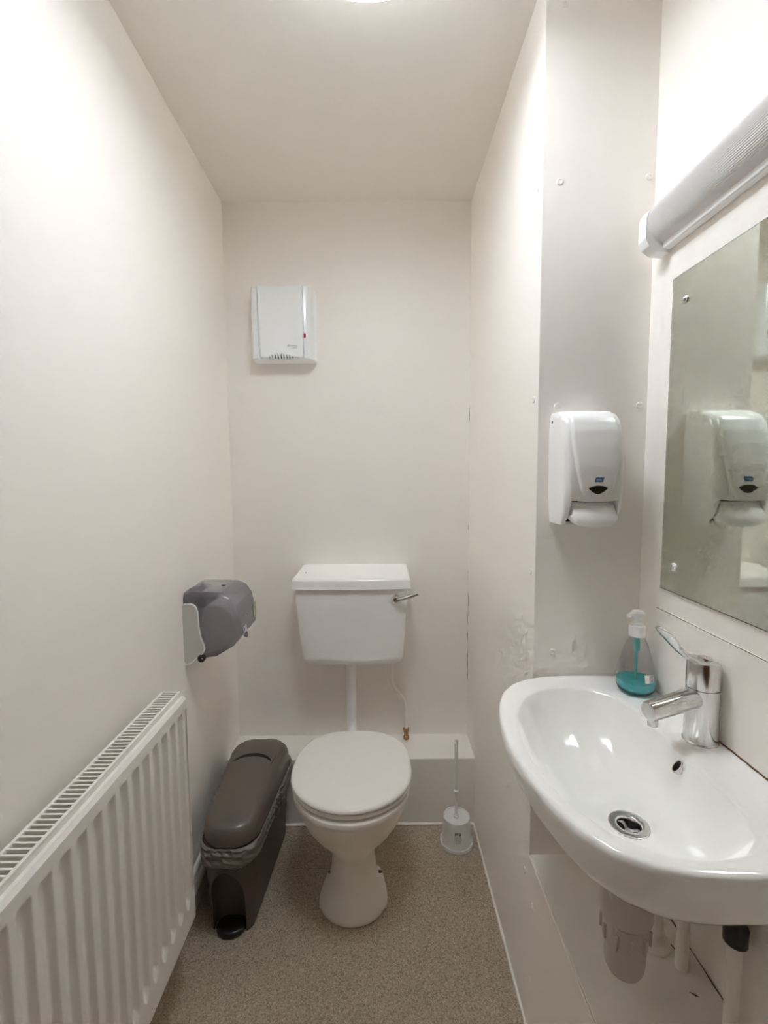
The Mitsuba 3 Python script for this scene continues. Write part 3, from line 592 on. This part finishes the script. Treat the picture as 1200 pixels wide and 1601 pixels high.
inner_r = [np.column_stack([BC + (bq-BC)*.998, l[:, 2]]) for l in LB]
bag = loft([inner_r[0], *LB, inner_r[-1], inner_r[0]], caps=(False, False)); bag.merge_vertices()
put('folded_rim', bag, 'm_bag', bg, smooth=50)

# ------------------------------------------------------------------ paper dispenser on the left wall
pd_ = thing('paper_dispenser', 'smoky grey toilet paper dispenser on the left wall above the radiator', 'paper dispenser')
XW = XL(1.45)
def hullprof(pts, ya, yb, r): return hull(*[sph((x, y, z), r, 18) for x, z in pts for y in (ya+r, yb-r)])
yd0, yd1 = 1.362, 1.552
covp = [(-.600, .983), (-.482, .980), (-.464, .972), (-.453, .955), (-.4430, .905), (-.4420, .873), (-.462, .850), (-.505, .824), (-.545, .818)]
cover = hullprof(covp, yd0, yd1, .020)
cover = sub(cover, bx(-.8, XW+.0045, 1, 2, .5, 1.5))
put('cover', cover, 'm_smoke', pd_, 'smoky translucent cover', smooth=35)
plate = Polygon([(XW+.0008, .968), (-.562, .968), (-.551, .961), (-.5455, .945), (-.5440, .90), (-.540, .870), (-.531, .845), (-.529, .832), (-.536, .820), (-.552, .808), (-.570, .792), (XW+.0008, .786)])
plate2 = plate.buffer(-.007).buffer(.007).buffer(-.010).buffer(.010)
pm = cat(prism(plate2, yd0-.003, yd0+.004, 'y'), prism(plate2, yd1-.004, yd1+.003, 'y'), bx(XW+.0008, XW+.0040, yd0+.006, yd1-.004, .80, .955))
put('back_plate', pm, 'm_plate', pd_, 'pale grey side plate', smooth=30)
rimp = plate2.buffer(.0025).difference(plate2)
put('plate_rim', prism(rimp.intersection(sbox(XW+.003, .7, 0, 1.1)), yd0-.0045, yd0+.004, 'y'), 'm_white', pd_)
rl_ = tube([(-.503, yd0+.014, .906), (-.503, yd1-.04, .906)], .054, 40)
put('paper_roll', rl_, 'm_roll', pd_)
put('hinge', sub(lathe([(.011, 0), (.011, .008)], (-.538, yd0-.006, .806), (0, 1, 0), 24), lathe([(.0045, -.01), (.0045, .02)], (-.538, yd0-.006, .806), (0, 1, 0), 16)), 'm_dark', pd_)
put('core_knob', hull(sph((-.455, 1.512, .836), .008), sph((-.449, 1.512, .822), .0075), sph((-.460, 1.525, .828), .007)), 'm_smoke', pd_)
put('level_window', hull(*[sph((-.4213, y, z), .0016, 8) for y, z in ((1.508, .930), (1.524, .930), (1.530, .905), (1.526, .886), (1.508, .884), (1.503, .905))]), 'm_green', pd_, 'small greenish level window')
fx = -.4185
put('lettering', cat(print_on('Oit', .0185, (-.4220, 1.393, .8690), (.0, 1, 0), (-.03, 0, 1), .0012, True)), 'm_light_print', pd_, smooth=False)
put('swoosh', tube(smooth_path([(-.4240, 1.393, .8630), (-.4230, 1.420, .8655), (-.4235, 1.455, .8645)], 6), .0008, 6), 'm_light_print', pd_)
put('lock', lathe([(.0035, 0), (.0035, .0012), (0, .0014)], (-.4255, 1.430, .912), (1, 0, .1), 12), 'm_grey_print', pd_)
put('top_catch', lathe([(.006, 0), (.006, .0012), (.0045, .0016), (0, .0016)], (-.500, 1.46, 1.0005), (0, 0, 1), 16), 'm_dark', pd_)

# ------------------------------------------------------------------ radiator
ra = thing('radiator', 'long white panel radiator with slatted top, on the left wall', 'radiator')
RX0, RX1 = -.547, -.488                                  # back and front of the radiator
RY0, RY1, RZ0, RZ1 = .06, 1.128, .218, .803
PIT, G0 = .0413, 1.089
ny, nz_ = 640, 70
ys = np.linspace(RY0, RY1, ny); zs = np.unique(np.concatenate([np.linspace(RZ0, RZ0+.03, 4), np.linspace(RZ0+.03, RZ0+.10, 26), np.linspace(RZ0+.10, RZ1-.07, 10), np.linspace(RZ1-.07, RZ1-.02, 20), np.linspace(RZ1-.02, RZ1, 4)]))
YY, ZZ = np.meshgrid(ys, zs)
ph = (YY-G0)/PIT; ph = abs(ph-np.round(ph))              # 0 in the middle of a groove
def ss(a, b, x): t = np.clip((x-a)/(b-a), 0, 1); return t*t*(3-2*t)
groove = 1-ss(.15, .36, ph); edge = ss(RY0+.02, RY0+.04, YY)
zb, zt = RZ0+.050, RZ1-.030
zlo = zb + .020*np.clip(ph/.36, 0, 1)
rampb = np.clip((ZZ-zlo)/(zb+.030-zlo), 0, 1); rampt = ss(0, .008, zt-ZZ)
XXf = RX1 - .0105*groove*edge*rampb*rampt
XXf -= .006*(1-np.sqrt(1-np.clip((ZZ-(RZ1-.006))/.006, 0, 1)**2))
n2 = len(zs); V = np.column_stack([XXf.ravel(), YY.ravel(), ZZ.ravel()]); idx = np.arange(n2*ny).reshape(n2, ny)
q = np.stack([idx[:-1, :-1], idx[:-1, 1:], idx[1:, 1:], idx[1:, :-1]], -1).reshape(-1, 4)
F = np.vstack([q[:, [0, 1, 2]], q[:, [0, 2, 3]]])
face = trimesh.Trimesh(V, F, process=False)
put('front_panel', cat(face, bx(RX1-.018, RX1-.0125, RY0+.001, RY1-.001, RZ0, RZ1-.002), bx(RX1-.014, RX1-.0005, RY1-.0012, RY1, RZ0, RZ1-.006), bx(RX1-.014, RX1-.0005, RY0, RY1, RZ0-.001, RZ0), bx(RX1-.016, RX1-.0062, RY0, RY1, RZ1-.0012, RZ1)), 'm_radiator', ra, smooth=40)
# top grille: frame and slats
GX0, GX1, GZ = RX0-.001, RX1-.0135, .8155
put('grille_frame', cat(bx(GX0, GX0+.006, RY0, RY1, GZ-.014, GZ, .0012, 8), bx(GX1-.006, GX1, RY0, RY1, GZ-.022, GZ, .0012, 8), bx(GX0, GX1, RY1-.006, RY1, GZ-.014, GZ, .0012, 8), bx(GX0, GX1, RY0, RY0+.006, GZ-.014, GZ, .0012, 8)), 'm_radiator', ra)
slat = None; y = RY1-.006-.0075
slat0 = bx(GX0+.005, GX1-.005, -.0021, .0021, GZ-.011, GZ-.0005, .0009, 8); first = None
while y > RY0+.01:
    if first is None:
        first = put('grille_slat', slat0, 'm_radiator', ra); scene[first]['to_world'] = T().translate([0, y, 0]); src = first
    else: again('grille_slat', src, T().translate([0, y, 0]), ra)
    y -= .0116
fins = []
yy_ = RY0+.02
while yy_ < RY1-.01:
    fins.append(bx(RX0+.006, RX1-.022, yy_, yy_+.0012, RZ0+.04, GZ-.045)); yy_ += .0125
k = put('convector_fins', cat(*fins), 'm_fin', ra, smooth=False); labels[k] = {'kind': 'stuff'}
put('side_panel', cat(bx(RX0, RX1-.0145, RY1-.0015, RY1-.0003, RZ0+.01, GZ-.012)), 'm_radiator', ra)
put('back_sheet', bx(RX0-.0005, RX0+.0015, RY0, RY1, RZ0+.03, GZ-.02), 'm_radiator', ra, smooth=False)
put('air_vent', lathe([(.004, 0), (.004, .006), (.0025, .0065), (.0025, .009)], (RX1-.010, RY1-.001, .789), (0, 1, 0), 12), 'm_dark', ra)
for yb in (.35, .95): put('bracket', bx(XL(yb)+.0004, RX0+.0008, yb-.02, yb+.02, .30, .74, .002, 8), 'm_radiator', ra)
va = put('valve', cat(tube(bent([(RX0+.025, RY1-.002, .262), (RX0+.025, RY1+.035, .262), (RX0+.025, RY1+.035, .20)], .02), .010), lathe([(.013, 0), (.016, .004), (.016, .03), (.012, .034)], (RX0+.025, RY1+.035, .245))), 'm_white', ra)
for i, (zp, lab) in enumerate(((.168, 'upper of two white heating pipes running along the left wall behind the bin'), (.118, 'lower of two white heating pipes running along the left wall behind the bin'))):
    k = put('heating_pipe', tube([(XL(.3)+.019, .3, zp), (XL(1.7)+.021, YL-.0008, zp)], .0105, 16), 'm_pipe'); labels[k] = {'label': lab, 'category': 'pipe'}
